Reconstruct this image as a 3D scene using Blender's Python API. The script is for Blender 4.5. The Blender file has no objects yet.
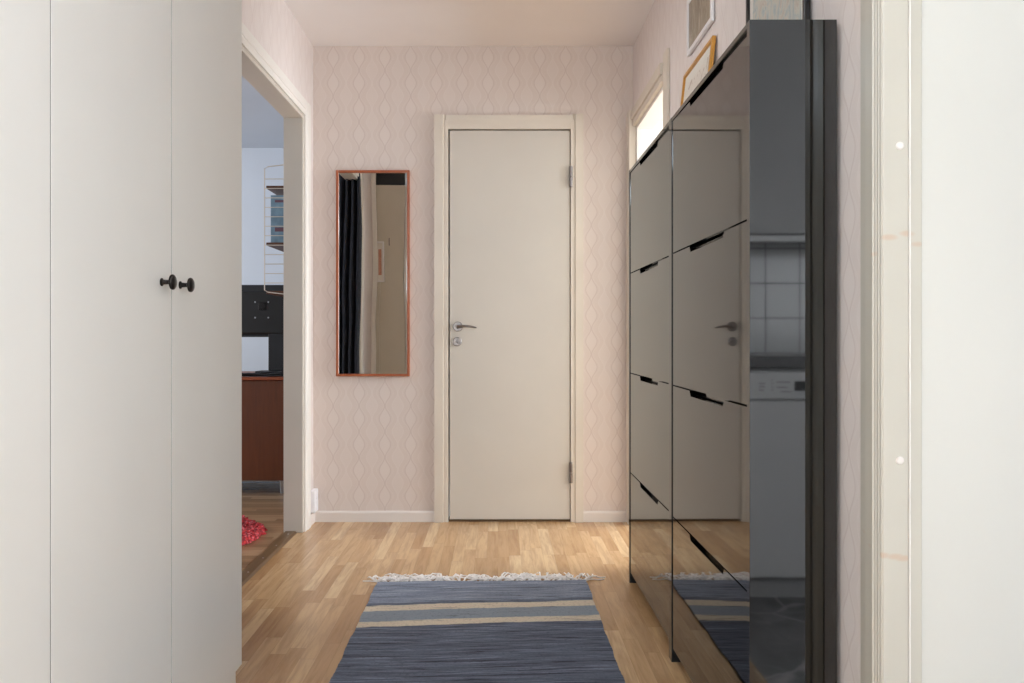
import bpy, bmesh, math, random
from mathutils import Matrix, Vector
random.seed(7)
R = math.radians
scn = bpy.context.scene
COL = scn.collection
CAMZ = 0.979
CEIL = 2.496

# ------------------------------------------------------------------ materials
def srgb(r, g, b):
    def f(c):
        c /= 255.0
        return c / 12.92 if c <= .04045 else ((c + .055) / 1.055) ** 2.4
    return (f(r), f(g), f(b), 1)

class NT:
    def __init__(s, name):
        s.m = bpy.data.materials.new(name); s.m.use_nodes = True
        s.t = s.m.node_tree; s.n = s.t.nodes
        s.b = s.n['Principled BSDF']
    def node(s, typ, **kw):
        n = s.n.new(typ)
        for k, v in kw.items(): setattr(n, k, v)
        return n
    def put(s, sock, v):
        if isinstance(v, bpy.types.NodeSocket): s.t.links.new(v, sock)
        else: sock.default_value = v
    def math(s, op, a, b=None, c=None, clamp=False):
        n = s.node('ShaderNodeMath', operation=op); n.use_clamp = clamp
        s.put(n.inputs[0], a)
        if b is not None: s.put(n.inputs[1], b)
        if c is not None: s.put(n.inputs[2], c)
        return n.outputs[0]
    def mix(s, f, a, b, blend='MIX'):
        n = s.node('ShaderNodeMix', data_type='RGBA', blend_type=blend)
        s.put(n.inputs[0], f); s.put(n.inputs[6], a); s.put(n.inputs[7], b)
        return n.outputs[2]
    def coords(s, scale=(1, 1, 1), loc=(0, 0, 0)):
        tc = s.node('ShaderNodeTexCoord')
        mp = s.node('ShaderNodeMapping')
        mp.inputs['Scale'].default_value = scale; mp.inputs['Location'].default_value = loc
        s.t.links.new(tc.outputs['Object'], mp.inputs[0])
        return mp.outputs[0]
    def xyz(s, v=None):
        n = s.node('ShaderNodeSeparateXYZ'); s.put(n.inputs[0], v if v is not None else s.coords())
        return n.outputs
    def comb(s, x, y, z):
        n = s.node('ShaderNodeCombineXYZ')
        for i, q in enumerate((x, y, z)): s.put(n.inputs[i], q)
        return n.outputs[0]
    def noise(s, v, scale=5, detail=3, rough=.5, dist=0):
        n = s.node('ShaderNodeTexNoise'); s.put(n.inputs['Vector'], v)
        n.inputs['Scale'].default_value = scale; n.inputs['Detail'].default_value = detail
        n.inputs['Roughness'].default_value = rough; n.inputs['Distortion'].default_value = dist
        return n.outputs[0]
    def ramp(s, f, stops):
        n = s.node('ShaderNodeValToRGB'); s.put(n.inputs[0], f)
        e = n.color_ramp.elements
        while len(e) < len(stops): e.new(.5)
        for i, (p, c) in enumerate(stops): e[i].position = p; e[i].color = c
        return n.outputs[0]
    def mrange(s, v, a, b, c=0.0, d=1.0, smooth=True):
        n = s.node('ShaderNodeMapRange', interpolation_type='SMOOTHSTEP' if smooth else 'LINEAR')
        s.put(n.inputs[0], v)
        for i, q in enumerate((a, b, c, d)): s.put(n.inputs[1 + i], q)
        return n.outputs[0]
    def bump(s, h, strength=.2, dist=.002):
        n = s.node('ShaderNodeBump'); s.put(n.inputs['Height'], h)
        n.inputs['Strength'].default_value = strength; n.inputs['Distance'].default_value = dist
        s.t.links.new(n.outputs[0], s.b.inputs['Normal'])

def plain(name, col, rough=.5, metal=0, var=.03, scale=6, ior=1.5, bump=0, stretch=(1, 1, 1)):
    t = NT(name)
    v = t.coords(stretch)
    nz = t.noise(v, scale, 4)
    dk = tuple(c * (1 - var * 2) for c in col[:3]) + (1,)
    lt = tuple(min(1, c * (1 + var * 2)) for c in col[:3]) + (1,)
    t.put(t.b.inputs['Base Color'], t.ramp(nz, [(.3, dk), (.7, lt)]))
    t.b.inputs['Roughness'].default_value = rough; t.b.inputs['Metallic'].default_value = metal
    t.b.inputs['IOR'].default_value = ior
    if bump: t.bump(t.noise(v, scale * 25, 3), bump, .001)
    return t.m

def wallpaper(name, axis, base, line, light):
    """ogee trellis: columns of diamonds, half-drop columns of pale ovals"""
    t = NT(name); c = t.xyz()
    u0 = t.math('DIVIDE', c[axis], .1355); z0 = t.math('DIVIDE', c[2], .1355)
    def lines(uo, zo, amp, base_w, width):
        u = t.math('ABSOLUTE', t.math('SUBTRACT', t.math('FRACT', t.math('ADD', u0, uo)), .5))
        ph = t.math('MULTIPLY', t.math('ADD', z0, zo), 2 * math.pi)
        w = t.math('ADD', t.math('MULTIPLY', t.math('SUBTRACT', 1.0, t.math('COSINE', ph)), amp / 2), base_w)
        d = t.math('SUBTRACT', u, w)
        ln = t.mrange(t.math('ABSOLUTE', d), width * .4, width, 1, 0)
        return ln, t.mrange(d, -.03, .02, 1, 0)
    l1, in1 = lines(49.883, 49.52, .205, .013, .028)
    l2, in2 = lines(50.383, 50.02, .205, .013, .024)
    l3, _ = lines(49.883, 49.52, .27, .05, .02)
    nz = t.noise(t.coords(), 1.3, 2)
    b = t.mix(nz, base, tuple(x * 1.04 for x in base[:3]) + (1,))
    col = t.mix(t.math('MULTIPLY', in1, .35), b, light)
    col = t.mix(t.math('MULTIPLY', in2, .22), col, light)
    col = t.mix(t.math('MULTIPLY', l3, .3), col, light)
    col = t.mix(t.math('MULTIPLY', l2, .35), col, light)
    col = t.mix(t.math('MULTIPLY', l1, .34), col, line)
    t.put(t.b.inputs['Base Color'], col)
    t.b.inputs['Roughness'].default_value = .62
    t.bump(t.math('ADD', l1, t.math('MULTIPLY', t.noise(t.coords((1, 1, .1)), 300, 2), .5)), .12, .0005)
    return t.m

def parquet(name, axis, w=.05, L=.50, cols=None, rough=.26):
    t = NT(name); c = t.xyz()
    a, l = (c[0], c[1]) if axis == 'y' else (c[1], c[0])
    row = t.math('FLOOR', t.math('DIVIDE', t.math('ADD', a, 50.0), w))
    wn = t.node('ShaderNodeTexWhiteNoise', noise_dimensions='1D'); t.put(wn.inputs['W'], row)
    off = t.math('MULTIPLY', wn.outputs['Value'], 3.7)
    q = t.math('ADD', t.math('DIVIDE', t.math('ADD', l, 50.0), L), off)
    cell = t.math('FLOOR', q)
    wn2 = t.node('ShaderNodeTexWhiteNoise', noise_dimensions='2D'); t.put(wn2.inputs['Vector'], t.comb(row, cell, 0.0))
    cols = cols or [(0, srgb(180, 140, 98)), (.35, srgb(196, 158, 114)), (.7, srgb(209, 173, 129)), (1, srgb(222, 191, 149))]
    base = t.ramp(wn2.outputs['Value'], cols)
    sh = t.math('MULTIPLY', wn2.outputs['Value'], 40)
    gv = t.comb(t.math('ADD', t.math('MULTIPLY', a, 26.0), sh), t.math('MULTIPLY', l, 2.2), sh)
    g = t.noise(gv, 1.6, 5, .62, .6)
    g2 = t.noise(t.comb(t.math('MULTIPLY', a, 130.0), t.math('MULTIPLY', l, 6.0), 0.0), 1.5, 4, .6)
    base = t.mix(t.mrange(g, .35, .72, 0, .5), base, srgb(140, 100, 66), 'MIX')
    base = t.mix(t.mrange(g2, .5, .85, 0, .28), base, srgb(120, 80, 48))
    fa = t.math('FRACT', t.math('DIVIDE', t.math('ADD', a, 50.0), w)); fl = t.math('FRACT', q)
    e1 = t.mrange(t.math('ABSOLUTE', t.math('SUBTRACT', fa, .5)), .482, .497, 0, 1)
    e2 = t.mrange(t.math('ABSOLUTE', t.math('SUBTRACT', fl, .5)), .496, .4995, 0, 1)
    e = t.math('MAXIMUM', e1, e2)
    base = t.mix(t.math('MULTIPLY', e, .35), base, srgb(95, 60, 34))
    t.put(t.b.inputs['Base Color'], base)
    t.b.inputs['Roughness'].default_value = rough
    t.bump(t.math('SUBTRACT', t.math('MULTIPLY', g2, .3), e), .1, .0006)
    return t.m

def knotty(name, col):
    """white painted pine with knots bleeding through at fixed heights"""
    t = NT(name); c = t.xyz()
    nz = t.noise(t.coords((8, 8, .8)), 3, 3)
    b = t.mix(nz, col, tuple(x * .94 for x in col[:3]) + (1,))
    m = None
    for z, yy, xx in [(1.158, 1.545, .716), (1.165, 1.546, .752), (1.146, 1.545, .772), (1.13, 1.575, .69),
                      (.575, 1.545, .703), (.573, 1.545, .728), (.570, 1.545, .742), (.6, 1.63, .69), (.58, 1.6, .69)]:
        dx = t.math('MULTIPLY', t.math('SUBTRACT', c[0], xx), 60.0)
        dy = t.math('MULTIPLY', t.math('SUBTRACT', c[1], yy), 70.0)
        dz = t.math('MULTIPLY', t.math('SUBTRACT', c[2], z), 170.0)
        r = t.math('ADD', t.math('ADD', t.math('MULTIPLY', dx, dx), t.math('MULTIPLY', dy, dy)), t.math('MULTIPLY', dz, dz))
        k = t.mrange(r, 0.0, 1.6, .33, 0)
        m = k if m is None else t.math('MAXIMUM', m, k)
    t.put(t.b.inputs['Base Color'], t.mix(m, b, srgb(196, 138, 88)))
    t.b.inputs['Roughness'].default_value = .38
    return t.m

def wood(name, dark, light, axis=2, rough=.4, scale=1.0):
    t = NT(name); st = [22.0, 22.0, 22.0]; st[axis] = 1.6
    v = t.coords([q * scale for q in st])
    g = t.noise(v, 1.5, 5, .6, .8)
    g2 = t.noise(v, 7, 3, .6)
    c = t.mix(g, dark, light)
    c = t.mix(t.mrange(g2, .5, .8, 0, .3), c, dark)
    t.put(t.b.inputs['Base Color'], c); t.b.inputs['Roughness'].default_value = rough
    return t.m

def emis(name, col, st):
    t = NT(name)
    t.b.inputs['Emission Color'].default_value = col; t.b.inputs['Emission Strength'].default_value = st
    t.b.inputs['Base Color'].default_value = (.8, .8, .8, 1)
    return t.m

M = {}
WB, WL, WH = srgb(221, 208, 200), srgb(197, 178, 170), srgb(234, 224, 218)
M['paper_x'] = wallpaper('wallpaper_far', 0, WB, WL, WH)
M['paper_y'] = wallpaper('wallpaper_side', 1, srgb(226, 216, 212), srgb(206, 190, 186), srgb(237, 229, 226))
M['ceil'] = plain('ceiling_paint', srgb(244, 240, 239), .8, var=.01, scale=2)
M['floor'] = parquet('oak_parquet', 'y')
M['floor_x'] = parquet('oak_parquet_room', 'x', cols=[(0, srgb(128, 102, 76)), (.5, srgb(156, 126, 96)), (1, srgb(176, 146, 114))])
M['cream'] = plain('cream_paint', srgb(210, 203, 192), .42, var=.012, scale=3)
M['creamtrim'] = plain('cream_trim', srgb(222, 212, 198), .4, var=.015, scale=4)
M['white'] = plain('white_paint', srgb(236, 232, 226), .42, var=.01, scale=3)
M['knotty'] = knotty('white_pine', srgb(204, 199, 188))
M['ward'] = plain('wardrobe_foil', srgb(227, 226, 222), .38, var=.008, scale=3)
M['endpanel'] = plain('end_panel_paint', srgb(206, 199, 184), .45, var=.01, scale=3)
M['seamshade'] = plain('seam_shade_grey', srgb(128, 125, 120), .6, var=.02)  # shade of the wardrobe door seams, put into the colour
M['skirt'] = plain('skirting_paint', srgb(232, 224, 218), .4, var=.01, scale=3)
M['roomwall'] = plain('cool_wall', srgb(212, 220, 230), .8, var=.01, scale=2)
M['roomceil'] = plain('cool_ceiling', srgb(196, 204, 214), .85, var=.01, scale=2)
M['kwall'] = plain('kitchen_wall', srgb(216, 214, 208), .55, var=.008, scale=2)
M['kwhite'] = plain('kitchen_white', srgb(235, 236, 238), .3, var=.01, scale=4)
M['kupper'] = plain('kitchen_upper_front', srgb(186, 187, 189), .4, var=.02, scale=4)
M['counter'] = plain('counter_laminate', srgb(95, 95, 98), .3, var=.15, scale=60)
M['steelk'] = plain('brushed_metal', srgb(190, 190, 192), .3, metal=1, var=.05, scale=40)
M['nickel'] = plain('satin_nickel', srgb(138, 132, 130), .3, metal=1, var=.06, scale=60)
M['matblack'] = plain('matte_black', srgb(16, 16, 17), .6, var=.1)
M['blackmetal'] = plain('dark_metal', srgb(38, 34, 32), .28, metal=.6, var=.2, scale=50)
M['gloss'] = plain('black_gloss', (.004, .0038, .0038, 1), .035, var=.1, scale=3, ior=1.74)
M['teak'] = wood('teak', srgb(112, 50, 22), srgb(158, 80, 40), 0, .38)
M['teakv'] = wood('teak_upright', srgb(72, 38, 18), srgb(116, 62, 28), 2, .38)
M['frameteak'] = wood('teak_frame', srgb(140, 68, 38), srgb(186, 108, 68), 2, .3)
M['shelfwood'] = wood('shelf_wood', srgb(70, 42, 28), srgb(112, 70, 46), 1, .45)
M['boxwood'] = wood('box_wood', srgb(126, 76, 42), srgb(170, 110, 66), 2, .45)
M['gold'] = wood('gold_wood', srgb(176, 118, 36), srgb(222, 164, 72), 1, .32)
M['threshold'] = wood('threshold_wood', srgb(84, 60, 36), srgb(120, 90, 56), 1, .4)
M['framewhite'] = plain('frame_white', srgb(235, 234, 236), .3, var=.01)
M['frameblack'] = plain('frame_black', srgb(20, 18, 18), .25, var=.1)
M['mat'] = plain('passe_partout', srgb(232, 228, 220), .8, var=.015)
M['wire'] = plain('wire_enamel', srgb(212, 202, 186), .35, var=.03)
M['plastic'] = plain('white_plastic', srgb(242, 242, 246), .3, var=.01)
M['plasticdark'] = plain('black_plastic', srgb(26, 27, 30), .45, var=.1, bump=.1)
M['bluebook'] = plain('blue_book', srgb(120, 148, 164), .4, var=.12, scale=25)
M['curtain'] = plain('curtain_cloth', srgb(28, 31, 42), .9, var=.2, scale=30, bump=.3)
M['cord'] = plain('white_cord', srgb(225, 222, 215), .5)
M['fringe'] = plain('fringe_cotton', srgb(240, 234, 230), .9, var=.06, scale=90)
M['glow'] = emis('added_lamp_glass', (1, .93, .85, 1), 2.5)

# mirror
t = NT('mirror_silver'); t.b.inputs['Metallic'].default_value = 1; t.b.inputs['Roughness'].default_value = .006
t.put(t.b.inputs['Base Color'], t.mix(t.noise(t.coords(), 2, 2), (.86, .86, .84, 1), (.9, .9, .88, 1)))
nz = t.noise(t.coords((1, 1, .5)), 4.5, 1, .3); t.bump(nz, .35, .002); M['mirror'] = t.m
# glass
t = NT('window_glass'); t.b.inputs['Transmission Weight'].default_value = 1; t.b.inputs['Roughness'].default_value = 0
t.b.inputs['IOR'].default_value = 1.02; M['glass'] = t.m
# kitchen tiles (wall faces +y)
t = NT('kitchen_tiles'); c = t.xyz()
fx = t.math('FRACT', t.math('DIVIDE', t.math('ADD', c[0], 9.0 + .03), .15)); fz = t.math('FRACT', t.math('DIVIDE', t.math('SUBTRACT', c[2], .90), .1525))
e = t.math('MAXIMUM', t.mrange(t.math('ABSOLUTE', t.math('SUBTRACT', fx, .5)), .478, .488), t.mrange(t.math('ABSOLUTE', t.math('SUBTRACT', fz, .5)), .478, .488))
t.put(t.b.inputs['Base Color'], t.mix(e, srgb(232, 234, 236), srgb(120, 120, 122))); t.b.inputs['Roughness'].default_value = .15
t.bump(t.math('SUBTRACT', 1.0, e), .4, .002); M['tiles'] = t.m
# slate look kitchen floor
t = NT('slate_floor'); v = t.coords()
nz = t.noise(v, 5, 8, .65, 1.2); base = t.ramp(nz, [(.3, srgb(92, 92, 95)), (.55, srgb(128, 128, 131)), (.75, srgb(168, 168, 170))])
vo = t.node('ShaderNodeTexVoronoi', feature='DISTANCE_TO_EDGE'); vo.inputs['Scale'].default_value = 3.2
wv = t.mix(.12, v, t.noise(v, 3, 3)); t.put(vo.inputs['Vector'], wv)
t.put(t.b.inputs['Base Color'], t.mix(t.mrange(vo.outputs[0], .0, .03, .75, 0), base, srgb(205, 205, 206))); t.b.inputs['Roughness'].default_value = .4
M['slate'] = t.m
# rag rug
t = NT('rag_weave'); c = t.xyz()
wob = t.math('MULTIPLY', t.math('SUBTRACT', t.noise(t.coords(), 9, 4, .7), .5), .022)
yy = t.math('ADD', t.math('SUBTRACT', c[1], t.math('MULTIPLY', c[0], .085)), wob)   # rows run a little askew
def band(a, b, s=.004):
    return t.math('MULTIPLY', t.mrange(yy, a - s, a + s), t.mrange(yy, b - s, b + s, 1, 0))
streak = t.noise(t.comb(t.math('MULTIPLY', c[0], 3.0), t.math('MULTIPLY', t.math('SUBTRACT', c[1], t.math('MULTIPLY', c[0], .05)), 75.0), 0.0), 1.2, 6, .75, .5)
streak2 = t.noise(t.comb(t.math('MULTIPLY', c[0], 5.0), t.math('MULTIPLY', c[1], 110.0), 3.0), 1.1, 4, .7)
patch = t.noise(t.comb(t.math('MULTIPLY', c[0], 60.0), t.math('MULTIPLY', c[1], 160.0), 0.0), 1.5, 3, .6)
navy = t.ramp(streak, [(.36, srgb(34, 36, 46)), (.44, srgb(86, 92, 108)), (.56, srgb(112, 119, 136)), (.68, srgb(150, 157, 174))])
pale = t.ramp(streak, [(.33, srgb(74, 80, 96)), (.5, srgb(132, 140, 158)), (.68, srgb(180, 188, 204))])
mid = t.mix(streak2, srgb(132, 142, 152), srgb(154, 162, 172))
beige = t.mix(streak2, srgb(214, 197, 174), srgb(230, 215, 194))
base = t.mix(t.mrange(yy, 3.085, 3.12), navy, pale)
base = t.mix(band(2.85, 3.075), base, beige); base = t.mix(band(2.908, 3.015), base, mid)
base = t.mix(t.mrange(streak2, .58, .68, 0, .75), base, srgb(30, 33, 44), 'MIX')
base = t.mix(t.mrange(patch, .52, .72, 0, .55), base, srgb(40, 44, 56), 'MIX')
t.put(t.b.inputs['Base Color'], base); t.b.inputs['Roughness'].default_value = .95
t.bump(t.math('ADD', t.math('MULTIPLY', streak, 1.0), patch), .9, .004); M['rag'] = t.m
# red shag
t = NT('red_shag'); v = t.coords(); vo = t.node('ShaderNodeTexVoronoi'); vo.inputs['Scale'].default_value = 75; t.put(vo.inputs['Vector'], v)
t.put(t.b.inputs['Base Color'], t.mix(t.mrange(vo.outputs['Distance'], .2, .9), t.ramp(vo.outputs['Color'], [(.1, srgb(140, 26, 34)), (.5, srgb(214, 52, 58)), (.9, srgb(232, 132, 140))]), srgb(112, 20, 26)))
t.b.inputs['Roughness'].default_value = .95; M['shag'] = t.m
# artworks
def art(name, stops, scale, stretch, dist=2.0):
    t = NT(name); t.put(t.b.inputs['Base Color'], t.ramp(t.noise(t.coords(stretch), scale, 6, .6, dist), stops)); t.b.inputs['Roughness'].default_value = .4
    return t.m
M['art_grey'] = art('print_grey', [(.2, srgb(96, 84, 70)), (.42, srgb(140, 128, 110)), (.6, srgb(164, 154, 138)), (.8, srgb(205, 190, 172))], 4, (1, 5, 2))
M['art_blue'] = art('print_blue', [(.25, srgb(110, 128, 140)), (.42, srgb(176, 186, 186)), (.55, srgb(206, 202, 190)), (.68, srgb(190, 176, 164)), (.85, srgb(230, 232, 230))], 5, (1, 3, 2), 3)
M['art_sketch'] = art('print_sketch', [(.0, srgb(226, 220, 210)), (.62, srgb(228, 222, 212)), (.68, srgb(170, 150, 130)), (.74, srgb(226, 220, 210)), (1, srgb(228, 222, 212))], 6, (1, 2, 2))
M['art_pink'] = art('print_pink', [(.3, srgb(196, 132, 108)), (.5, srgb(214, 160, 136)), (.7, srgb(170, 110, 92))], 8, (3, 1, 3))

# ------------------------------------------------------------------ mesh helpers
class MB:
    def __init__(s): s.bm = bmesh.new()
    def box(s, x0, x1, y0, y1, z0, z1, bev=0.0, seg=2):
        vs = [s.bm.verts.new((x, y, z)) for x in (x0, x1) for y in (y0, y1) for z in (z0, z1)]
        f = [(0, 1, 3, 2), (4, 6, 7, 5), (0, 4, 5, 1), (2, 3, 7, 6), (0, 2, 6, 4), (1, 5, 7, 3)]
        fs = [s.bm.faces.new([vs[i] for i in q]) for q in f]
        if bev:
            es = list({e for q in fs for e in q.edges})
            bmesh.ops.bevel(s.bm, geom=es, offset=bev, segments=seg, affect='EDGES', profile=.5)
        return s
    def prism(s, pts, plane, a, b, bev=0.0):
        """polygon pts extruded a..b along the remaining axis; plane 'yz','xz','xy'"""
        def mk(p, q, h):
            return {'yz': (h, p, q), 'xz': (p, h, q), 'xy': (p, q, h)}[plane]
        A = [s.bm.verts.new(mk(p, q, a)) for p, q in pts]; B = [s.bm.verts.new(mk(p, q, b)) for p, q in pts]
        n = len(pts)
        fs = [s.bm.faces.new(A), s.bm.faces.new(B[::-1])]
        for i in range(n): fs.append(s.bm.faces.new([A[i], B[i], B[(i + 1) % n], A[(i + 1) % n]]))
        if bev:
            es = [e for e in {e for q in fs for e in q.edges}]
            bmesh.ops.bevel(s.bm, geom=es, offset=bev, segments=2, affect='EDGES', profile=.5)
        return s
    def lathe(s, prof, org, axis='x', sgn=1, n=28):
        """prof: list of (distance along axis, radius)"""
        rings = []
        for d, r in prof:
            ring = []
            for i in range(n):
                a = 2 * math.pi * i / n; p, q = r * math.cos(a), r * math.sin(a)
                o = {'x': (sgn * d, p, q), 'y': (p, sgn * d, q), 'z': (p, q, sgn * d)}[axis]
                ring.append(s.bm.verts.new((org[0] + o[0], org[1] + o[1], org[2] + o[2])))
            rings.append(ring)
        for k in range(len(rings) - 1):
            for i in range(n):
                s.bm.faces.new([rings[k][i], rings[k][(i + 1) % n], rings[k + 1][(i + 1) % n], rings[k + 1][i]])
        s.bm.faces.new(rings[0][::-1]); s.bm.faces.new(rings[-1])
        return s
    def tube(s, pts, r, n=8, rs=None):
        pts = [Vector(p) for p in pts]; rings = []
        up = Vector((0, 0, 1))
        for k, p in enumerate(pts):
            d = (pts[min(k + 1, len(pts) - 1)] - pts[max(k - 1, 0)]).normalized()
            a = d.cross(up)
            if a.length < .05: a = d.cross(Vector((0, 1, 0)))
            a.normalize(); b = d.cross(a).normalized()
            rr = rs[k] if rs else r
            rings.append([s.bm.verts.new(p + a * rr * math.cos(2 * math.pi * i / n) + b * rr * math.sin(2 * math.pi * i / n)) for i in range(n)])
        for k in range(len(rings) - 1):
            for i in range(n):
                s.bm.faces.new([rings[k][i], rings[k][(i + 1) % n], rings[k + 1][(i + 1) % n], rings[k + 1][i]])
        s.bm.faces.new(rings[0][::-1]); s.bm.faces.new(rings[-1])
        return s
    def build(s, name, mat, parent=None, smooth=False):
        bmesh.ops.recalc_face_normals(s.bm, faces=s.bm.faces)
        me = bpy.data.meshes.new(name); s.bm.to_mesh(me); s.bm.free()
        me.materials.append(mat)
        if smooth:
            for p in me.polygons: p.use_smooth = True
            try: me.set_sharp_from_angle(angle=R(40))
            except Exception: pass
        o = bpy.data.objects.new(name, me); COL.objects.link(o)
        if parent is not None:
            o.parent = parent
            if parent.type == 'EMPTY': o.matrix_parent_inverse = Matrix.Translation(parent.location).inverted()
        return o

def empty(name, loc):
    o = bpy.data.objects.new(name, None); o.location = loc; o.empty_display_size = .1; COL.objects.link(o); return o
def tag(o, label=None, cat=None, group=None, kind=None):
    if label: o['label'] = label
    if cat: o['category'] = cat
    if group: o['group'] = group
    if kind: o['kind'] = kind
    return o
def B(*a, **k): return MB().box(*a, **k)
def copy_thing(r, dloc, name=None):
    def rec(o, par):
        c = o.copy(); COL.objects.link(c)
        if par is not None: c.parent = par
        for ch in o.children: rec(ch, c)
        return c
    c = rec(r, None); c.location = Vector(r.location) + Vector(dloc); return c
def struct(name, mb, mat, parent=None):
    o = mb.build(name, mat, parent)
    if parent is None: o['kind'] = 'structure'
    return o

XL, XR, YF = -.97, .710, 4.436          # hall walls
WT = .09
# ------------------------------------------------------------------ shell
# hall floor and ceiling
struct('floor', B(XL - .03, XR + .05, -1.5, YF, -.06, 0), M['floor'])
struct('ceiling', B(XL - .1, XR + WT, -1.5, YF, CEIL, CEIL + .06), M['ceil'])
# far wall with door hole
LX0, LX1, LZ = -.257, .377, 2.0525
o = MB()
o.box(XL - WT, LX0 - .02, YF, YF + .1, 0, CEIL); o.box(LX1 + .02, XR + .0, YF, YF + .1, 0, CEIL)
o.box(LX0 - .02, LX1 + .02, YF, YF + .1, LZ + .02, CEIL)
struct('wall_far', o, M['paper_x'])
# left wall: doorway y 2.93..4.214, stub to the wardrobe niche
DL0, DL1, DLZ = 2.90, 4.205, 2.073
o = MB()
o.box(XL - WT, XL, DL1, YF, 0, CEIL); o.box(XL - WT, XL, 2.33, DL0, 0, CEIL); o.box(XL - WT, XL, DL0, DL1, DLZ, CEIL)
struct('wall_left', o, M['paper_y'])
struct('wall_niche', B(-1.42, -1.32, -1.5, 2.42, 0, CEIL), M['kwall'])
struct('wall_niche_end', B(-1.32, XL - WT, 2.33, 2.42, 0, CEIL), M['kwall'])
struct('wall_back', B(-1.42, 3.3, -1.6, -1.5, 0, CEIL), M['kwall'])
# right wall with two doorways
KR0, KR1, KRZ = .70, 1.548, 2.06        # kitchen doorway
BR0, BR1, BRZ = 3.57, 4.335, 2.05      # bright room doorway
o = MB()
o.box(XR, XR + WT, -1.5, -1.35, 0, CEIL); o.box(XR, XR + WT, -.40, KR0 - .03, 0, CEIL); o.box(XR, XR + WT, -1.35, -.40, 0, .3); o.box(XR, XR + WT, -1.35, -.40, 1.9, CEIL); o.box(XR, XR + WT, KR1 + .03, BR0, 0, CEIL); o.box(XR, XR + WT, BR1, YF + .1, 0, CEIL)
o.box(XR, XR + WT, KR0 - .03, KR1 + .03, KRZ + .03, CEIL); o.box(XR, XR + WT, BR0, BR1, BRZ, CEIL)
struct('wall_right', o, M['paper_y'])

# baseboards
struct('baseboard_far', MB().prism([(YF, 0), (YF - .014, 0), (YF - .014, .048), (YF - .009, .056), (YF, .056)], 'yz', XL, -.333)
       .prism([(YF, 0), (YF - .014, 0), (YF - .014, .048), (YF - .009, .056), (YF, .056)], 'yz', .444, XR - .038), M['skirt'])
struct('baseboard_left', B(XL, XL + .014, 4.31, YF - .014, 0, .056, .003).box(XL, XL + .014, 2.34, 2.80, 0, .056, .003), M['skirt'])

struct('light_block_behind_door', B(-1.07, XR, 4.60, 4.66, 0, CEIL), M['ceil'])  # unseen backing, added to stop outside light leaking round the door
struct('light_block_lid', B(-.4, .5, YF + .1, 4.60, 2.1, 2.16), M['ceil'])  # lid over the added backing, closes off the same leak
# far door --------------------------------------------------------
d = tag(empty('door_1', (.06, YF, 0)), 'flat cream interior door in the wallpapered end wall', 'door', kind='structure')
B(LX0 + .004, LX1 - .001, 4.424, 4.464, .014, LZ - .003, .0015).build('door_leaf', M['cream'], d)
fr = MB()
fr.box(LX0 - .022, LX0 - .003, 4.418, 4.53, 0, LZ + .05, .0015); fr.box(LX1 + .003, LX1 + .022, 4.418, 4.53, 0, LZ + .05, .0015)
fr.box(LX0 - .003, LX1 + .003, 4.418, 4.53, LZ + .004, LZ + .05, .0)
fr.build('door_frame', M['creamtrim'], d)
def casing_prof(x0, x1, yw, th, flip=1):
    # outer plain band with rounded inner step
    w = x1 - x0
    return [(x0, yw), (x0, yw - th), (x0 + w * .74, yw - th), (x0 + w * .79, yw - th * .75), (x0 + w * .92, yw - th * .7), (x1, yw - th * .45), (x1, yw)]
MB().prism(casing_prof(-.333, LX0 - .014, YF, .022), 'xy', 0, 2.131).build('door_casing', M['creamtrim'], d)
pr = [(.446 - (x + .333) * (.446 - LX1 - .014) / (LX0 - .014 + .333), y) for x, y in casing_prof(-.333, LX0 - .014, YF, .022)]
MB().prism(pr, 'xy', 0, 2.135).build('door_casing', M['creamtrim'], d)
MB().prism([(YF, LZ + .006), (YF - .012, LZ + .006), (YF - .016, LZ + .02), (YF - .018, 2.129), (YF, 2.129)], 'yz', LX0 - .016, LX1 + .016).build('door_casing', M['creamtrim'], d)
B(LX0 - .003, LX1 + .003, 4.44, 4.53, -.002, .010, .002).build('threshold', M['threshold'], d)
HX, HZ = -.210, 1.023
MB().lathe([(0, .026), (.006, .026), (.009, .023), (.009, .011), (.03, .009), (.034, .007)], (HX, 4.424, HZ), 'y', -1).build('rosette', M['nickel'], d, True)
MB().tube([(HX, 4.392, HZ), (HX + .02, 4.386, HZ + .002), (HX + .05, 4.382, HZ + .002), (HX + .075, 4.383, HZ - .001), (HX + .098, 4.388, HZ - .006)], .006, 10, [.008, .0078, .0065, .0052, .0035]).build('lever_handle', M['nickel'], d, True)
MB().lathe([(0, .024), (.005, .024), (.008, .021), (.008, .012), (.013, .011), (.013, .004)], (HX - .003, 4.424, HZ - .079), 'y', -1).box(HX - .006, HX + .0, 4.405, 4.412, HZ - .087, HZ - .071, .001).build('lock_rosette', M['nickel'], d, True)
for z0 in (1.752, .206):
    h = MB()
    h.tube([(LX1 + .004, 4.412, z0), (LX1 + .004, 4.412, z0 + .052)], .0085, 12); h.tube([(LX1 + .004, 4.412, z0 + .055), (LX1 + .004, 4.412, z0 + .108)], .0085, 12)
    h.build('hinge', M['nickel'], d, True)

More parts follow.
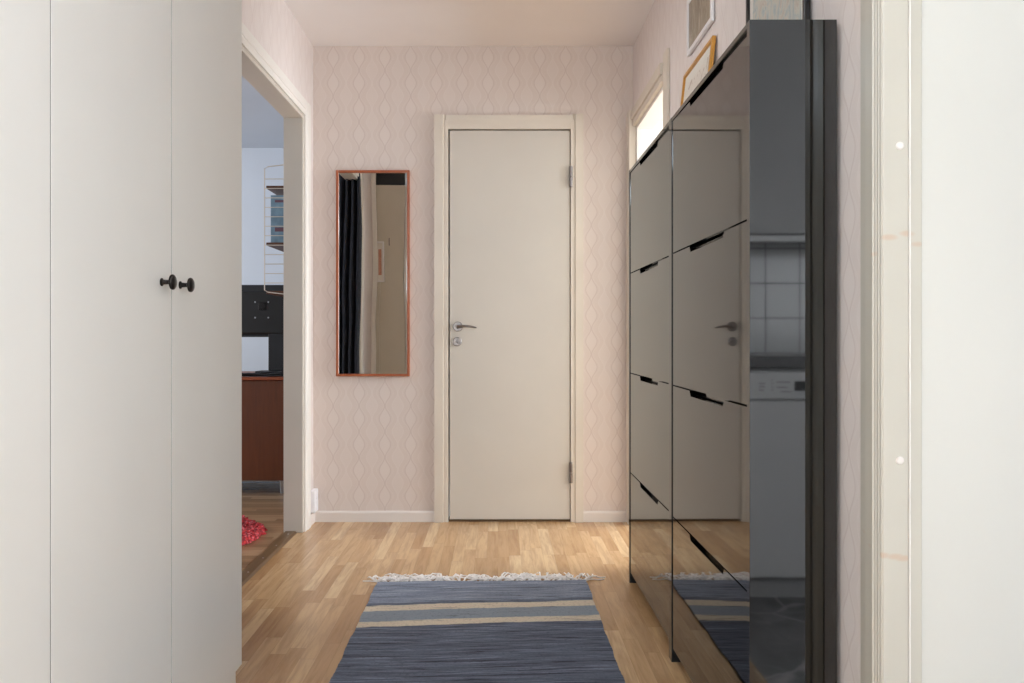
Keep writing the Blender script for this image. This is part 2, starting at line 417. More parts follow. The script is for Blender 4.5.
# left doorway trim -----------------------------------------------
def yz_casing(y0, y1, xw, th, z1, name, mat, parent, sgn, z0=0):
    w = y1 - y0   # inner edge at y1
    p = [(xw, y0), (xw + sgn * th, y0), (xw + sgn * th, y0 + w * .55), (xw + sgn * th * .72, y0 + w * .62), (xw + sgn * th * .72, y1), (xw, y1)]
    return MB().prism(p, 'xy', z0, z1).build(name, mat, parent)
t1 = tag(empty('trim_1', (XL, 3.5, 0)), kind='structure')
yz_casing(DL1 + .105, DL1, XL, .016, DLZ + .075, 'casing', M['white'], t1, 1)
yz_casing(DL0 - .07, DL0, XL, .016, DLZ + .075, 'casing', M['cream'], t1, 1)
struct('trim_5', B(XL, XL + .032, 2.3155, 2.345, 0, CEIL, .004), M['white'])
MB().prism([(XL, DLZ), (XL + .012, DLZ), (XL + .012, DLZ + .028), (XL + .016, DLZ + .032), (XL + .016, DLZ + .073), (XL, DLZ + .073)], 'xz', DL0, DL1).build('casing', M['white'], t1)
li = MB().box(XL - WT - .003, XL + .003, DL1 - .018, DL1 + .001, 0, DLZ, .002).box(XL - WT - .003, XL + .003, DL0 - .001, DL0 + .018, 0, DLZ, .002)
li.box(XL - WT - .003, XL + .003, DL0 + .018, DL1 - .018, DLZ - .018, DLZ + .001, .002)
li.build('jamb_lining', M['cream'], t1)
th = MB().prism([(XL - WT, 0), (XL - WT + .008, .008), (XL - .035, .008), (XL - .025, 0)], 'xz', DL0 + .02, DL1 - .02).build('trim_2', M['threshold'])
th['kind'] = 'structure'
for k in range(6):
    MB().lathe([(0, .004), (.0012, .0035)], (XL - WT / 2 - .008, 3.02 + k * .22, .0078), 'z', 1, 12).build('screw', M['steelk'], th, True)

# kitchen doorway trim --------------------------------------------
t3 = tag(empty('trim_3', (XR, 1.12, 0)), kind='structure')
# far jamb lining, two planes with a bead
MB().box(XR - .005, .7525, KR1, KR1 + .03, 0, KRZ, .0025).build('jamb_lining', M['knotty'], t3)
MB().box(.7527, .7560, KR1 - .002, KR1 + .03, 0, KRZ, .0014).build('jamb_bead', M['white'], t3)
MB().box(.756, .7805, KR1 + .006, KR1 + .03, 0, KRZ, .0025).build('jamb_rebate', M['knotty'], t3)
MB().box(XR - .004, XR + .08, KR0 - .03, KR0, 0, KRZ, .002).build('jamb_lining', M['knotty'], t3)
MB().box(XR - .004, XR + .08, KR0 - .03, KR1 + .03, KRZ, KRZ + .03, .002).build('jamb_lining', M['knotty'], t3)
def fluted(y_in, s):
    P = [(XR, y_in)]
    xs = XR - .007
    prof = [(0, .002), (.002, 0), (.006, .0005), (.008, .003), (.011, .003), (.013, 0), (.017, 0), (.019, .003), (.022, .003), (.024, 0), (.029, 0), (.031, -.003), (.037, -.003), (.040, .002), (.072, .002), (.098, .004), (.1, .007)]
    for dy, dx in prof: P.append((xs + dx, y_in + s * dy))
    return P
MB().prism(fluted(KR1 + .002, 1), 'xy', 0, KRZ + .1).build('casing', M['knotty'], t3)
MB().prism(fluted(KR0 - .002, -1), 'xy', 0, KRZ + .1).build('casing', M['knotty'], t3)
MB().box(XR - .008, XR, KR0, KR1, KRZ + .002, KRZ + .1, .002).build('casing', M['knotty'], t3)
for z in (CAMZ + 190 / 548, CAMZ - 126 / 548):
    MB().lathe([(0, .0075), (.001, .0075), (.002, .006), (.002, .003)], (XR + .026, KR1, z), 'y', -1, 20).build('screw_cap', M['skirt'], t3, True)
# bright room doorway trim
t4 = tag(empty('trim_4', (XR, 3.9, 0)), kind='structure')
MB().box(XR - .038, XR, BR1, YF - .001, 0, BRZ + .085, .003).box(XR - .040, XR - .038, BR1 + .03, BR1 + .05, 0, BRZ + .08, .0008).build('casing', M['creamtrim'], t4)
MB().box(XR - .014, XR, BR0 - .085, BR0, 0, BRZ + .115, .004).build('casing', M['creamtrim'], t4)
MB().box(XR - .020, XR, BR0, BR1, BRZ, BRZ + .03, .003).box(XR - .028, XR, BR0, BR1, BRZ + .031, BRZ + .08, .004).build('casing', M['creamtrim'], t4)
MB().box(XR - .001, XR + WT, BR1 - .015, BR1 + .001, 0, BRZ, .002).box(XR - .001, XR + WT, BR0 - .001, BR0 + .015, 0, BRZ, .002).box(XR - .001, XR + WT, BR0 + .015, BR1 - .015, BRZ - .015, BRZ + .001, .002).build('jamb_lining', M['white'], t4)

# ------------------------------------------------------------------ kitchen shell
struct('floor_kitchen', B(XR + .05, 3.2, -.32, 2.9, -.06, 0), M['slate'])
struct('ceiling_kitchen', B(XR + WT, 3.2, -.32, 2.9, CEIL, CEIL + .06), M['kwall'])
struct('wall_kitchen_stub', B(.781, 1.14, KR1 + .012, KR1 + .1, 0, CEIL), M['kwall'])
struct('wall_kitchen_tiled', B(XR + WT, 3.2, -.32, -.21, 0, CEIL), M['tiles'])
def wall_with_hole(name, mat, axis, pos, th, a0, a1, h0, h1, z0, z1, zz=CEIL):
    o = MB()
    def bx(p, q, r, s_):
        if axis == 'x': o.box(pos, pos + th, p, q, r, s_)
        else: o.box(p, q, pos, pos + th, r, s_)
    bx(a0, h0, 0, zz); bx(h1, a1, 0, zz); bx(h0, h1, 0, z0); bx(h0, h1, z1, zz)
    return struct(name, o, mat)
def window(name, axis, pos, h0, h1, z0, z1, inward):
    e = tag(empty(name, ((pos, (h0 + h1) / 2, z0) if axis == 'x' else ((h0 + h1) / 2, pos, z0))), kind='structure')
    def bx(mb, p, q, r, s_, d0, d1):
        if axis == 'x': mb.box(pos + d0, pos + d1, p, q, r, s_, .003)
        else: mb.box(p, q, pos + d0, pos + d1, r, s_, .003)
    m = MB(); w = .05
    bx(m, h0, h0 + w, z0, z1, -.02, .03); bx(m, h1 - w, h1, z0, z1, -.02, .03); bx(m, h0 + w, h1 - w, z0, z0 + w, -.02, .03); bx(m, h0 + w, h1 - w, z1 - w, z1, -.02, .03)
    c = (h0 + h1) / 2; bx(m, c - .03, c + .03, z0 + w, z1 - w, -.02, .03)
    f = m.build('window_frame', M['white'], e)
    m = MB()
    if axis == 'x': m.box(pos + .002, pos + .006, h0 + w, h1 - w, z0 + w, z1 - w)
    else: m.box(h0 + w, h1 - w, pos + .002, pos + .006, z0 + w, z1 - w)
    m.build('pane', M['glass'], e)
    return e
wall_with_hole('wall_kitchen_right', M['kwall'], 'x', 3.2, .1, -.32, 2.9, .1, 1.5, .95, 2.2)
window('window_1', 'x', 3.25, .1, 1.5, .95, 2.2, -1)
wall_with_hole('wall_kitchen_far', M['kwall'], 'y', 2.9, .1, XR + WT, 3.3, 1.5, 2.9, .95, 2.2)
window('window_2', 'y', 2.95, 1.5, 2.9, .95, 2.2, -1)

window('added_window', 'x', XR + .05, -1.35, -.40, .3, 1.9, -1)  # unseen window, added to light the wardrobe fronts
# kitchen units ----------------------------------------------------
ct = tag(MB().box(.80, 3.15, -.205, .405, .858, .900, .004).build('worktop', M['counter']), 'dark grey laminate kitchen worktop over the dishwasher', 'worktop')
dw = tag(empty('dishwasher', (1.12, .1, 0)), 'white dishwasher under the grey worktop, reflected in the cabinet side', 'dishwasher')
MB().box(.822, 1.418, -.18, .35, .09, .855, .003).build('body', M['kwhite'], dw)
MB().box(.824, 1.416, .352, .39, .09, .738, .004).build('door_panel', M['kwhite'], dw)
cp = MB().box(.824, 1.416, .352, .394, .743, .846, .006).build('control_panel', M['kwhite'], dw)
MB().box(1.085, 1.16, .392, .399, .775, .81, .003).build('handle', M['plasticdark'], dw)
for i, (x, w, z) in enumerate([(.955, .022, .80), (.955, .022, .788), (.955, .018, .776), (1.0, .006, .812), (1.0, .008, .800), (1.0, .006, .788), (1.0, .007, .776), (1.02, .05, .805), (1.02, .04, .786), (1.035, .04, .77)]):
    MB().box(x, x + w, .3938, .3945, z, z + .003).build('printed_mark', M['counter'], cp)
MB().box(.824, 1.416, .29, .33, 0, .086, .002).build('plinth', M['kupper'], dw)
bc = tag(empty('base_cabinet', (2.2, .1, 0)), 'white kitchen base cabinets beside the dishwasher', 'cabinet')
MB().box(1.425, 3.15, -.18, .365, .09, .855).build('body', M['kwhite'], bc); MB().box(1.425, 3.15, .29, .33, 0, .086).build('plinth', M['kupper'], bc)
for k in range(3):
    x = 1.43 + k * .574
    dd = MB().box(x, x + .568, .368, .388, .095, .85, .003).build('door', M['kwhite'], bc)
    MB().tube([(x + .5, .39, .72), (x + .5, .41, .73), (x + .5, .41, .81), (x + .5, .39, .82)], .004).build('handle', M['steelk'], dd, True)
uc = tag(empty('wall_cabinet', (2.0, -.04, 1.38)), 'pale grey kitchen wall cabinets above the tiled splashback', 'cabinet')
MB().box(.80, 3.15, -.205, .12, 1.38, 2.3).build('body', M['kupper'], uc)
MB().box(.80, 3.15, .09, .125, 1.352, 1.376, .002).build('light_pelmet', M['kwhite'], uc)
for k in range(4):
    x = .802 + k * .588
    MB().box(x, x + .584, .122, .142, 1.38, 2.3, .002).build('door', M['kupper'], uc)

# ------------------------------------------------------------------ bright room
struct('floor_bright_room', B(XR, 2.9, 3.0, 6.0, -.06, -.0005), M['floor'])
struct('ceiling_bright_room', B(XR + WT, 2.9, 3.0, 6.0, CEIL, CEIL + .06), M['kwall'])
struct('wall_bright_far', B(XR, 3.0, 6.0, 6.1, 0, CEIL), M['kwall'])
struct('wall_bright_left', B(XR, XR + WT, YF + .1, 6.0, 0, CEIL), M['kwall'])
wall_with_hole('wall_bright_right', M['kwall'], 'x', 2.9, .1, 3.0, 6.1, 3.2, 4.9, .7, 2.2)
window('window_3', 'x', 2.95, 3.2, 4.9, .7, 2.2, -1)

# ------------------------------------------------------------------ left room
XW = -1.07        # shelf wall of the room
struct('floor_left_room', B(-4.6, XL - .03, 2.42, 6.85, -.06, -.0005), M['floor_x'])
struct('ceiling_left_room', B(-4.6, XL - WT, 2.42, 6.95, CEIL, CEIL + .06), M['roomceil'])
struct('wall_room_far', B(-4.6, XW, 6.85, 6.95, 0, CEIL), M['roomwall'])
struct('wall_room_right', B(XW, XW + .1, YF + .1, 6.95, 0, CEIL), M['roomwall'])
struct('wall_room_near', B(-4.6, -1.32, 2.33, 2.42, 0, CEIL), M['roomwall'])
wall_with_hole('wall_room_left', M['roomwall'], 'x', -4.7, .1, 2.33, 6.95, 3.6, 5.8, .8, 2.2)
window('window_4', 'x', -4.65, 3.6, 5.8, .8, 2.2, 1)
struct('baseboard_room', B(-4.6, XW, 6.836, 6.85, 0, .06, .003), M['white'])

# ------------------------------------------------------------------ wardrobes
XWD = -.70
edges = [2.31, 1.812, 1.322, .832]
def wardrobe(y1, y0, doors, name_label):
    w = tag(empty('wardrobe', (-1.0, (y0 + y1) / 2, 0)), name_label, 'wardrobe', 'wardrobes in the white row')
    c = MB().box(-1.30, XWD - .021, y0 + .0005, y0 + .018, 0, 2.14, .001)
    c.box(-1.30, XWD - .021, y0 + .018, y1 - .018, 2.122, 2.14); c.box(-1.30, -1.29, y0 + .018, y1 - .018, .08, 2.122)
    c.box(-1.29, XWD - .021, y0 + .018, y1 - .018, .08, .098)
    c.build('carcass', M['ward'], w)
    MB().box(-1.30, XWD - .021, y1 - .018, y1 - .0005, 0, 2.14, .001).build('end_panel', M['endpanel'], w)
    MB().box(XWD - .035, XWD - .0165, y0 + .001, y1 - .001, 0, .077, .001).build('plinth', M['ward'], w)
    for a, b, ky in doors:
        dd = MB().box(XWD - .018, XWD, a + .0020, b - .0014, .08, 2.137, .0005).build('door', M['ward'], w)
        MB().box(XWD - .0175, XWD - .0005, a + .0012, a + .00195, .081, 2.136).build('seam_shade_strip', M['seamshade'], dd)  # thin grey strip added to paint the seam's shade between doors
        MB().lathe([(0, .0085), (.002, .0085), (.004, .0055), (.014, .0045), (.018, .006), (.0195, .0125), (.021, .0155), (.0235, .0162), (.026, .0155), (.0285, .012), (.030, .006), (.0302, .001)], (XWD, ky, 1.089), 'x', 1, 32).build('knob', M['blackmetal'], dd, True)
    return w
wardrobe(2.31, 1.322, [(1.812, 2.31, 1.86), (1.322, 1.812, 1.757)], 'white two-door wardrobe with black round knobs, ending by the doorway')
wardrobe(1.322, .34, [(.832, 1.322, .88), (.34, .832, .785)], 'white wardrobe nearest the viewer, its door cut by the left edge')
wardrobe(.34, -.64, [(-.15, .34, -.10), (-.64, -.15, -.20)], 'white wardrobe of the row standing behind the viewpoint')

# ------------------------------------------------------------------ shoe cabinets
XF = .519; XB = .699; CH = 1.630
YC = [1.742, 2.549, 3.356]
def shoe_cabinet(y0, y1, label):
    w = tag(empty('shoe_cabinet', ((XF + XB) / 2, (y0 + y1) / 2, 0)), label, 'shoe cabinet', 'black gloss shoe cabinets along the right wall')
    for a, b in ((y0 + .001, y0 + .0205), (y1 - .0205, y1 - .001)):
        MB().box(XF, XB, a, b, 0, CH, .0006).build('side_panel', M['gloss'], w)
    MB().box(XF + .0005, XB, y0 + .0207, y1 - .0207, CH - .012, CH, .001).build('top_panel', M['gloss'], w)
    MB().box(XB - .006, XB, y0 + .0207, y1 - .0207, .05, CH - .0125).build('back_panel', M['matblack'], w)
    MB().box(XF + .034, XB - .008, y0 + .0207, y1 - .0207, .052, .066).build('bottom_panel', M['matblack'], w)
    MB().box(XF + .0015, XB - .01, y1 - .0212, y1 - .0206, .001, CH - .0125).build('gap_dark_sheet', M['matblack'], w)  # added matte sheet: cuts glare and keeps the flap gap black
    seams = [CH - .012, 1.222, .829, .437, .045]
    for k in range(4):
        zt, zb = seams[k] - .0022, seams[k + 1] + (.0022 if k < 3 else 0)
        a, b = y0 + .0222, y1 - .0222; c = (a + b) / 2 - .01; L = .172; nd = .015
        pts = [(a, zb), (b, zb), (b, zt), (c + L, zt), (c + L - .012, zt - nd), (c - L + .012, zt - nd), (c - L, zt), (a, zt)]
        fm = MB().prism(pts, 'yz', XF + .0025, XF + .020, 0)
        for v in fm.bm.verts: v.co.x += (b - v.co.y) * .0068   # the flaps stand a hair open at the near end
        f = fm.build('flap_door', M['gloss'], w)
        MB().box(XF + .026, XF + .030, c - L - .02, c + L + .02, zt - nd + .0035, zt, 0).build('handle_recess', M['gloss'], f)
    return w
shoe_cabinet(YC[0], YC[1], 'tall glossy black shoe cabinet nearest the viewer, its side mirroring the kitchen')
shoe_cabinet(YC[1], YC[2], 'tall glossy black shoe cabinet at the far end, by the bright doorway')

# ------------------------------------------------------------------ wall mirror
mx0, mx1, mz0, mz1 = -.846, -.462, .763, 1.840
mr = tag(empty('wall_mirror', ((mx0 + mx1) / 2, YF, mz0)), 'narrow upright mirror in a teak frame on the wallpapered end wall', 'mirror')
MB().box(mx0 + .008, mx1 - .008, YF - .016, YF - .004, mz0 + .008, mz1 - .008).build('mirror_glass', M['mirror'], mr)
fw = .013
for q in [(mx0, mx0 + fw, mz0, mz1), (mx1 - fw, mx1, mz0, mz1), (mx0 + fw, mx1 - fw, mz0, mz0 + fw), (mx0 + fw, mx1 - fw, mz1 - fw, mz1)]:
    MB().box(q[0], q[1], YF - .026, YF - .001, q[2], q[3], .002).build('frame_rail', M['frameteak'], mr)

# socket on left wall by the corner
sk = tag(empty('wall_socket', (XL, 4.385, .06)), 'white power socket low on the left wall beside the corner', 'socket')
MB().box(XL, XL + .030, 4.345, 4.423, .062, .178, .006, 3).build('housing', M['plastic'], sk)
for zc in (.092, .148):
    MB().lathe([(0, .021), (.003, .021), (.003, .017), (.0005, .016)], (XL + .029, 4.384, zc), 'x', 1, 24).build('outlet', M['plastic'], sk, True)

# ------------------------------------------------------------------ pictures on / above the cabinets
def framed(name, y0, y1, z0, z1, xb, th, bw, fmat, artm, matw, label, tilt=0.0, group=None):
    """picture facing -X; xb = back plane"""
    e = tag(empty(name, (xb, (y0 + y1) / 2, z0)), label, 'picture')
    if tilt: e.rotation_euler = (0, tilt, 0)
    for q in [(y0, y0 + bw, z0, z1), (y1 - bw, y1, z0, z1), (y0 + bw, y1 - bw, z0, z0 + bw), (y0 + bw, y1 - bw, z1 - bw, z1)]:
        MB().box(xb - th, xb - .001, q[0], q[1], q[2], q[3], .0015).build('frame_rail', fmat, e)
    MB().box(xb - th * .45, xb - .002, y0 + bw, y1 - bw, z0 + bw, z1 - bw).build('mount', M['mat'], e)
    p = MB().box(xb - th * .45 - .001, xb - th * .45 + .001, y0 + bw + matw, y1 - bw - matw, z0 + bw + matw, z1 - bw - matw).build('print', artm, e)
    return e
framed('picture_frame', 2.76, 3.12, 2.005, 2.21, XR - .002, .012, .017, M['framewhite'], M['art_grey'], 0.0, 'white framed grey print hanging above the gold frame')
g = framed('picture_frame', 2.735, 3.165, CH + .004, 1.950, XR - .035, .014, .014, M['gold'], M['art_sketch'], .035, 'gold wooden frame with pale sketch leaning on top of the black cabinet', R(6))
framed('picture_frame', 1.905, 2.355, CH + .001, 2.2, XR - .004, .016, .012, M['frameblack'], M['art_blue'], .03, 'black framed pale blue print standing on the nearest end of the cabinet')
# gold frame sketch marks are in its print

# ------------------------------------------------------------------ rag rug
RX0, RX1, RY0, RY1 = -.476, .350, 1.35, 3.335
def rug_edge(y): return .0016 * math.sin(y * 23) + .0009 * math.sin(y * 57 + 1)
o = MB(); NX, NY = 60, 150; grid = []
for j in range(NY + 1):
    v = j / NY; y = RY0 + (RY1 - RY0) * v; row = []
    for i in range(NX + 1):
        u = i / NX
        x0 = RX0 + rug_edge(y) + .012 * (1 - v); x1 = RX1 + rug_edge(y + 7) + .008 * (1 - v)
        x = x0 + (x1 - x0) * u
        z = .007 + .0012 * math.sin(y * 190) + .0014 * math.sin(x * 9 + y * 5) + .001 * math.sin(x * 3 - y * 13) + random.uniform(-.0004, .0004)
        row.append(o.bm.verts.new((x, y + .02 * u * v + .003 * math.sin(x * 20), z)))
    grid.append(row)
bot = [[None] * (NX + 1) for _ in range(NY + 1)]
for j in range(NY):
    for i in range(NX): o.bm.faces.new([grid[j][i], grid[j][i + 1], grid[j + 1][i + 1], grid[j + 1][i]])
per = [grid[0][i] for i in range(NX + 1)] + [grid[j][NX] for j in range(1, NY + 1)] + [grid[NY][i] for i in range(NX - 1, -1, -1)] + [grid[j][0] for j in range(NY - 1, 0, -1)]
low = [o.bm.verts.new((p.co.x, p.co.y, .0008)) for p in per]
for i in range(len(per)):
    k = (i + 1) % len(per); o.bm.faces.new([per[i], low[i], low[k], per[k]])
o.bm.faces.new(low)
rug = tag(empty('rag_rug', (-.07, 2.3, 0)), 'blue woven rag rug with beige stripes and white fringe on the wood floor', 'rug')
o.build('woven_cloth', M['rag'], rug, True)
NT_ = 52
for k in range(NT_):
    x = RX0 + .004 + (RX1 - RX0 - .008) * k / (NT_ - 1); y = 3.335 + .02 * k / (NT_ - 1)
    L = random.uniform(.07, .13); a = random.gauss(0, .7); bend = random.gauss(0, .9)
    tb = MB()
    for s_ in range(3):
        aa = a + random.gauss(0, .35); px, py, pz = x + random.uniform(-.003, .003), y - .002, .006; P = [(px, py, pz)]
        for m in range(5):
            aa += bend * .35 + random.gauss(0, .25)
            px += math.sin(aa) * L / 5; py += abs(math.cos(aa)) * L / 5 * .9
            pz = .004 + .011 * abs(math.sin(m * 1.1 + k)) * (1 if m < 4 else .3); P.append((px, py, pz))
        tb.tube(P, .003, 5, [.0032, .003, .003, .003, .003, .002])
    tb.build('tassel', M['fringe'], rug, True)
# long stray threads at the corners
MB().tube([(.345, 3.355, .004), (.37, 3.37, .006), (.40, 3.372, .003), (.425, 3.377, .003)], .0022, 5).build('tassel', M['fringe'], rug, True)
tb = MB().tube([(RX0, 3.335, .004), (RX0 - .03, 3.345, .005), (RX0 - .06, 3.352, .003)], .002, 5)
tb.build('tassel', M['fringe'], rug, True)

# ------------------------------------------------------------------ left room contents
# red shag rug
o = MB(); cx, cy = -1.795, 4.04; rings = []
NR, NA = 60, 200
ctr = o.bm.verts.new((cx, cy, .02))
for k in range(1, NR + 1):
    r = .64 * k / NR; ring = []
    for i in range(NA):
        a = 2 * math.pi * i / NA
        rr = r * (1 + (.03 * math.sin(a * 7) + random.uniform(-.02, .02)) * k / NR)
        z = random.uniform(.012, .034) if k < NR else .002
        ring.append(o.bm.verts.new((cx + rr * math.cos(a), cy + rr * math.sin(a), z)))
    rings.append(ring)
for i in range(NA): o.bm.faces.new([ctr, rings[0][i], rings[0][(i + 1) % NA]])
for k in range(NR - 1):
    for i in range(NA): o.bm.faces.new([rings[k][i], rings[k + 1][i], rings[k + 1][(i + 1) % NA], rings[k][(i + 1) % NA]])
o.bm.faces.new(rings[-1])
tag(o.build('shag_rug', M['shag']), 'round red and pink shaggy rug on the floor beyond the left doorway', 'rug')

# teak sideboard
sb = tag(empty('sideboard', (-1.8, 5.4, 0)), 'reddish teak sideboard on short legs in the room beyond the doorway', 'sideboard')
MB().box(-2.55, -1.14, 5.18, 5.98, .085, .70, .003).build('body', M['teakv'], sb)
MB().box(-2.56, -1.13, 5.165, 6.0, .702, .722, .003).build('top_board', M['teak'], sb)
for x in (-2.45, -1.34):
    for y in (5.24, 5.9): MB().lathe([(0, .011), (.07, .015), (.083, .018)], (x, y, 0), 'z', 1, 16).build('leg', M['steelk'], sb, True)
# monitor seen from behind
mo = tag(empty('computer_monitor', (-1.58, 5.8, .723)), 'black computer monitor seen from behind on the teak sideboard', 'monitor')
MB().box(-1.93, -1.22, 5.775, 5.80, .965, 1.322, .006).build('screen_housing', M['plasticdark'], mo)
bk = MB().box(-1.85, -1.30, 5.75, 5.775, .985, 1.275, .010).build('back_cover', M['matblack'], mo)
for dx in (-.045, .045):
    for dz in (-.053, .053): MB().lathe([(0, .006), (.002, .005)], (-1.608 + dx, 5.75, 1.15 + dz), 'y', -1, 10).build('mounting_screw', M['steelk'], bk, True)
MB().box(-1.63, -1.585, 5.742, 5.75, 1.15, 1.20, .002).build('cover_plate', M['blackmetal'], bk)
MB().box(-1.565, -1.43, 5.755, 5.774, .735, 1.0, .004).build('stand_post', M['plasticdark'], mo)
MB().box(-1.64, -1.36, 5.70, 5.86, .7225, .735, .004).build('stand_foot', M['plasticdark'], mo)
# cables on sideboard
cb = MB()
for k in range(7):
    y = 5.19 + k * .008; P = []
    for m in range(9):
        x = -1.64 + m * .055; P.append((x, y + .006 * math.sin(m * 1.7 + k), .729 + .013 * max(0, math.sin(m * .8 + k * .9)) + (.028 * (m / 8) ** 2 if k % 2 else 0)))
    cb.tube(P, .006, 6)
tag(cb.build('cable_bundle', M['plasticdark'], smooth=True), 'tangle of black cables lying on the teak sideboard by the monitor', 'cables')

# wire shelf (two ladder panels on the wall, boards between)
sh = tag(empty('wire_shelf', (XW, 5.3, 1.21)), 'wire ladder wall shelf with wooden boards in the room beyond', 'shelf')
def ladder(y):
    m = MB(); x0, x1, zb, zt = XW - .325, XW - .004, 1.235, 1.985
    m.tube([(x1, y, zt + .035), (x0 + .02, y, zt), (x0, y, zt - .012), (x0, y, zb + .012), (x0 + .02, y, zb), (x1, y, zb - .035)], .0032, 8)
    m.tube([(x1, y, zb - .035), (x1, y, zt + .035)], .0032, 8)
    z = zb + .055
    while z < zt - .02: m.tube([(x0, y, z), (x1, y, z)], .0026, 6); z += .0565
    return m.build('ladder_panel', M['wire'], sh, True)
ladder(5.05); ladder(5.68)
for z in (1.855, 1.515, 1.225): MB().box(XW - .318, XW - .004, 5.058, 5.672, z, z + .018, .002).build('shelf_board', M['shelfwood'], sh)
yb = 5.075
bk_cols = [(120, 148, 164), (150, 172, 182), (90, 116, 138), (170, 180, 184), (70, 84, 104)]
book_labels = ['pale blue book facing the doorway on the middle wire shelf board', 'grey blue book second from the near end of the middle shelf board', 'mid blue book in the middle of the row on the wire shelf',
               'light grey book fourth in the row on the middle shelf board', 'dark slate book at the far end of the row on the wire shelf']
for k, cc in enumerate(bk_cols):
    w = .03 + .006 * (k % 3); h = .285 - .012 * (k % 2)
    bmx = plain('book_cover', srgb(*cc), .35, var=.12, scale=18)
    e = tag(empty('book', (XW - .14, yb + w / 2, 1.5335)), book_labels[k], 'book', 'books on the middle shelf board')
    c = MB().box(XW - .292, XW - .02, yb, yb + .0025, 1.5335, 1.5335 + h, .0006).box(XW - .292, XW - .02, yb + w - .0025, yb + w, 1.5335, 1.5335 + h, .0006).box(XW - .295, XW - .291, yb, yb + w, 1.5335, 1.5335 + h, .0008)
    c.build('cover', bmx, e); MB().box(XW - .29, XW - .024, yb + .0028, yb + w - .0028, 1.5365, 1.5335 + h - .003).build('pages', M['mat'], e)
    if k == 0:
        bb = plain('book_band', srgb(112, 80, 92), .5)
        MB().box(XW - .27, XW - .05, yb - .0004, yb, 1.60, 1.625).build('cover_band', bb, e); MB().box(XW - .27, XW - .12, yb - .0004, yb, 1.775, 1.79).build('cover_band', bb, e)
    yb += w + .002
tag(MB().box(XW - .16, XW - .02, 5.10, 5.30, 1.2435, 1.41, .004).build('wooden_box', M['boxwood']), 'light brown wooden box on the lowest wire shelf board', 'box')
cs = tag(empty('shelf_lamp', (XW - .17, 5.15, 1.8735)), 'small black cone shaped lamp on the top wire shelf board', 'lamp')
MB().lathe([(0, .03), (.006, .03), (.01, .006), (.04, .005)], (XW - .17, 5.15, 1.8735), 'z', 1, 20).build('stand', M['blackmetal'], cs, True)
MB().lathe([(.035, .034), (.04, .034), (.08, .016), (.10, .008)], (XW - .17, 5.15, 1.8735), 'z', 1, 20).build('lamp_shade', M['blackmetal'], cs, True)

# door curtain on the room side, pushed to the near end
cu = tag(empty('door_curtain', (-1.12, 3.02, 0)), 'dark navy curtain gathered at the left doorway, seen in the mirror', 'curtain')
o = MB(); NXc, NZc = 90, 26; g_ = []
for j in range(NZc + 1):
    v = j / NZc; z = .03 + 2.12 * v; row = []
    for i in range(NXc + 1):
        u = i / NXc; sp = 1 + .10 * (1 - v)
        x = -1.12 + (-.16 + .32 * u) * sp + .010 * math.sin(v * 6 + u * 3)
        y = 2.995 + .026 * math.sin(u * 7.5 * 2 * math.pi + .7 * math.sin(v * 3)) * (1 + .2 * math.sin(u * 9)) + .012 * math.sin(v * 5)
        row.append(o.bm.verts.new((x, y, z)))
    g_.append(row)
for j in range(NZc):
    for i in range(NXc): o.bm.faces.new([g_[j][i], g_[j][i + 1], g_[j + 1][i + 1], g_[j + 1][i]])
co = o.build('cloth', M['curtain'], cu, True)
sm = co.modifiers.new('s', 'SOLIDIFY'); sm.thickness = .003; sm.offset = 0
MB().tube([(-1.09, 2.85, 2.17), (-1.09, 4.4, 2.17)], .009, 10).build('curtain_rod', M['blackmetal'], cu, True)
# narrow frame on wardrobe end, cord, hook, seen in the mirror; things on the wardrobe
nf = tag(empty('narrow_frame', (-.917, 2.312, 1.39)), 'narrow white framed picture on the wardrobe end, seen in the mirror', 'picture')
for q in [(-.953, -.941, 1.385, 1.70), (-.893, -.881, 1.385, 1.70), (-.941, -.893, 1.385, 1.397), (-.941, -.893, 1.688, 1.70)]:
    MB().box(q[0], q[1], 2.3105, 2.336, q[2], q[3], .001).build('frame_rail', M['framewhite'], nf)
MB().box(-.941, -.893, 2.3105, 2.322, 1.397, 1.688).build('mount', M['mat'], nf); MB().box(-.93, -.904, 2.3205, 2.3235, 1.44, 1.64).build('print', M['art_pink'], nf)
tag(MB().tube([(-.915, 2.313, 1.384), (-.917, 2.313, 1.2), (-.914, 2.313, .5)], .0018, 6).build('hanging_cord', M['cord'], smooth=True), 'thin pale cord hanging down the wardrobe end, seen in the mirror', 'cord')
tag(MB().box(-.842, -.834, 2.3105, 2.315, 1.67, 1.73, .001).tube([(-.838, 2.314, 1.70), (-.838, 2.326, 1.695), (-.838, 2.330, 1.705)], .002, 6).build('wall_hook', M['nickel'], smooth=True), 'tiny metal hook on the wardrobe end, seen in the mirror', 'hook')
bx = tag(empty('storage_box', (-.95, 2.1, 2.141)), 'dark grey storage box lying on top of the wardrobe by the doorway', 'box')
MB().box(-1.2, -.722, 1.95, 2.28, 2.1405, 2.30, .006).build('box_body', M['plasticdark'], bx); MB().box(-1.205, -.717, 1.945, 2.285, 2.301, 2.32, .004).build('lid', M['matblack'], bx)

# ------------------------------------------------------------------ unseen hall ceiling lamp, added for brightness
cl = tag(empty('added_ceiling_lamp', (-.25, -.45, CEIL)), 'unseen round white ceiling lamp added to light the hallway', 'lamp')
MB().lathe([(0, .09), (.02, .09), (.03, .06)], (-.25, -.45, CEIL), 'z', -1).build('lamp_base', M['white'], cl, True)
MB().lathe([(.031, .06), (.04, .13), (.07, .16), (.10, .15), (.125, .10), (.135, .03)], (-.25, -.45, CEIL), 'z', -1).build('lamp_shade', M['glow'], cl, True)

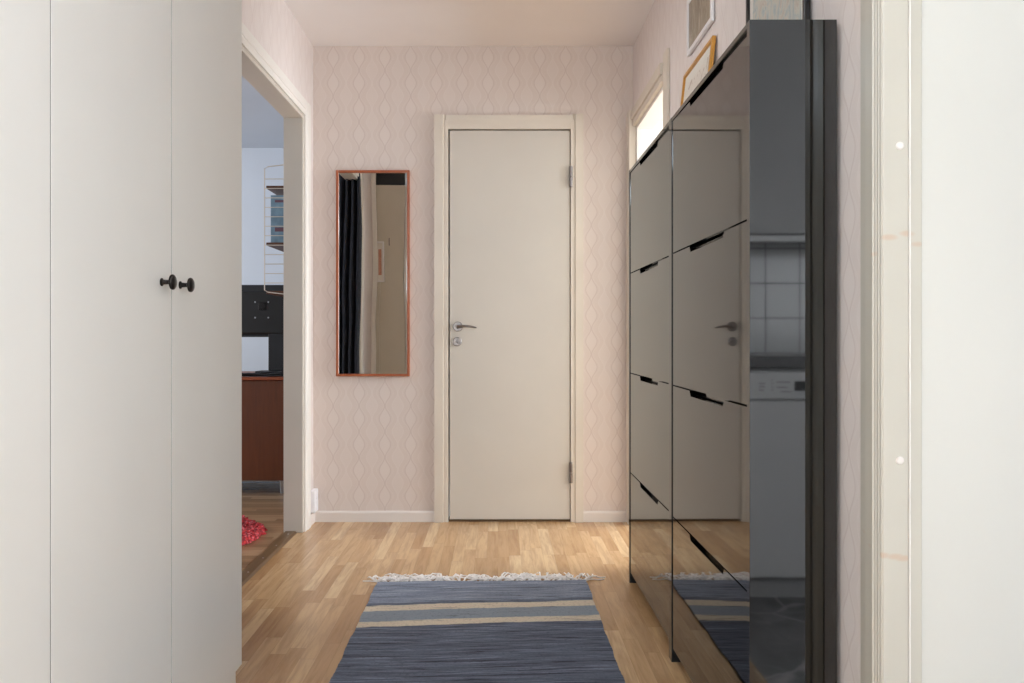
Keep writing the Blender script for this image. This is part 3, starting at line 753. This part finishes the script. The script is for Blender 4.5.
# ------------------------------------------------------------------ lights
def area(name, loc, rot, sx, sy, power, col):
    l = bpy.data.lights.new(name, 'AREA'); l.shape = 'RECTANGLE'; l.size = sx; l.size_y = sy; l.energy = power; l.color = col
    o = bpy.data.objects.new(name, l); o.location = loc; o.rotation_euler = rot; COL.objects.link(o); return o
area('kitchen_daylight', (3.19, .8, 1.6), (0, R(90), 0), 1.2, 1.35, 3, (.93, .97, 1))
area('kitchen_daylight_far', (2.2, 2.89, 1.45), (R(-90), 0, 0), 1.35, 1.0, 92, (.90, .95, 1))
area('bright_room_daylight', (2.89, 4.05, 1.5), (0, R(90), 0), 1.5, 1.6, 140, (.90, .95, 1))
area('left_room_daylight', (-4.59, 4.7, 1.5), (0, R(-90), 0), 1.4, 2.1, 78, (1, .99, .98))
area('added_hall_light', (XR - .005, -.875, 1.0), (0, R(90), 0), 1.35, .85, 52, (.82, .91, 1))  # light of the added window, placed to brighten the wardrobes
p = bpy.data.lights.new('added_lamp_light', 'POINT'); p.energy = 48; p.color = (.78, .90, 1); p.shadow_soft_size = .15  # added light just below the unseen ceiling lamp
po = bpy.data.objects.new('added_lamp_light', p); po.location = (-.25, -.45, CEIL - .32); COL.objects.link(po)

w = bpy.data.worlds.new('World'); scn.world = w; w.use_nodes = True
w.node_tree.nodes['Background'].inputs[0].default_value = (.8, .9, 1, 1); w.node_tree.nodes['Background'].inputs[1].default_value = 1.0

# ------------------------------------------------------------------ camera
cam = bpy.data.cameras.new('camera'); cam.sensor_width = 36; cam.lens = 845 / 1024 * 36
cam.shift_x = 14 / 1024; cam.shift_y = -6.5 / 1024; cam.clip_start = .05
co = bpy.data.objects.new('camera', cam); co.location = (0, 0, CAMZ); co.rotation_euler = (R(90), 0, 0); COL.objects.link(co)
scn.camera = co
vs = scn.view_settings
vs.view_transform = 'Standard'; vs.look = 'None'; vs.gamma = 1; vs.use_curve_mapping = False; vs.exposure = 0.0
scn.cycles.max_bounces = 10; scn.cycles.diffuse_bounces = 6; scn.cycles.glossy_bounces = 5
scn.cycles.sample_clamp_indirect = 6; scn.cycles.use_denoising = True
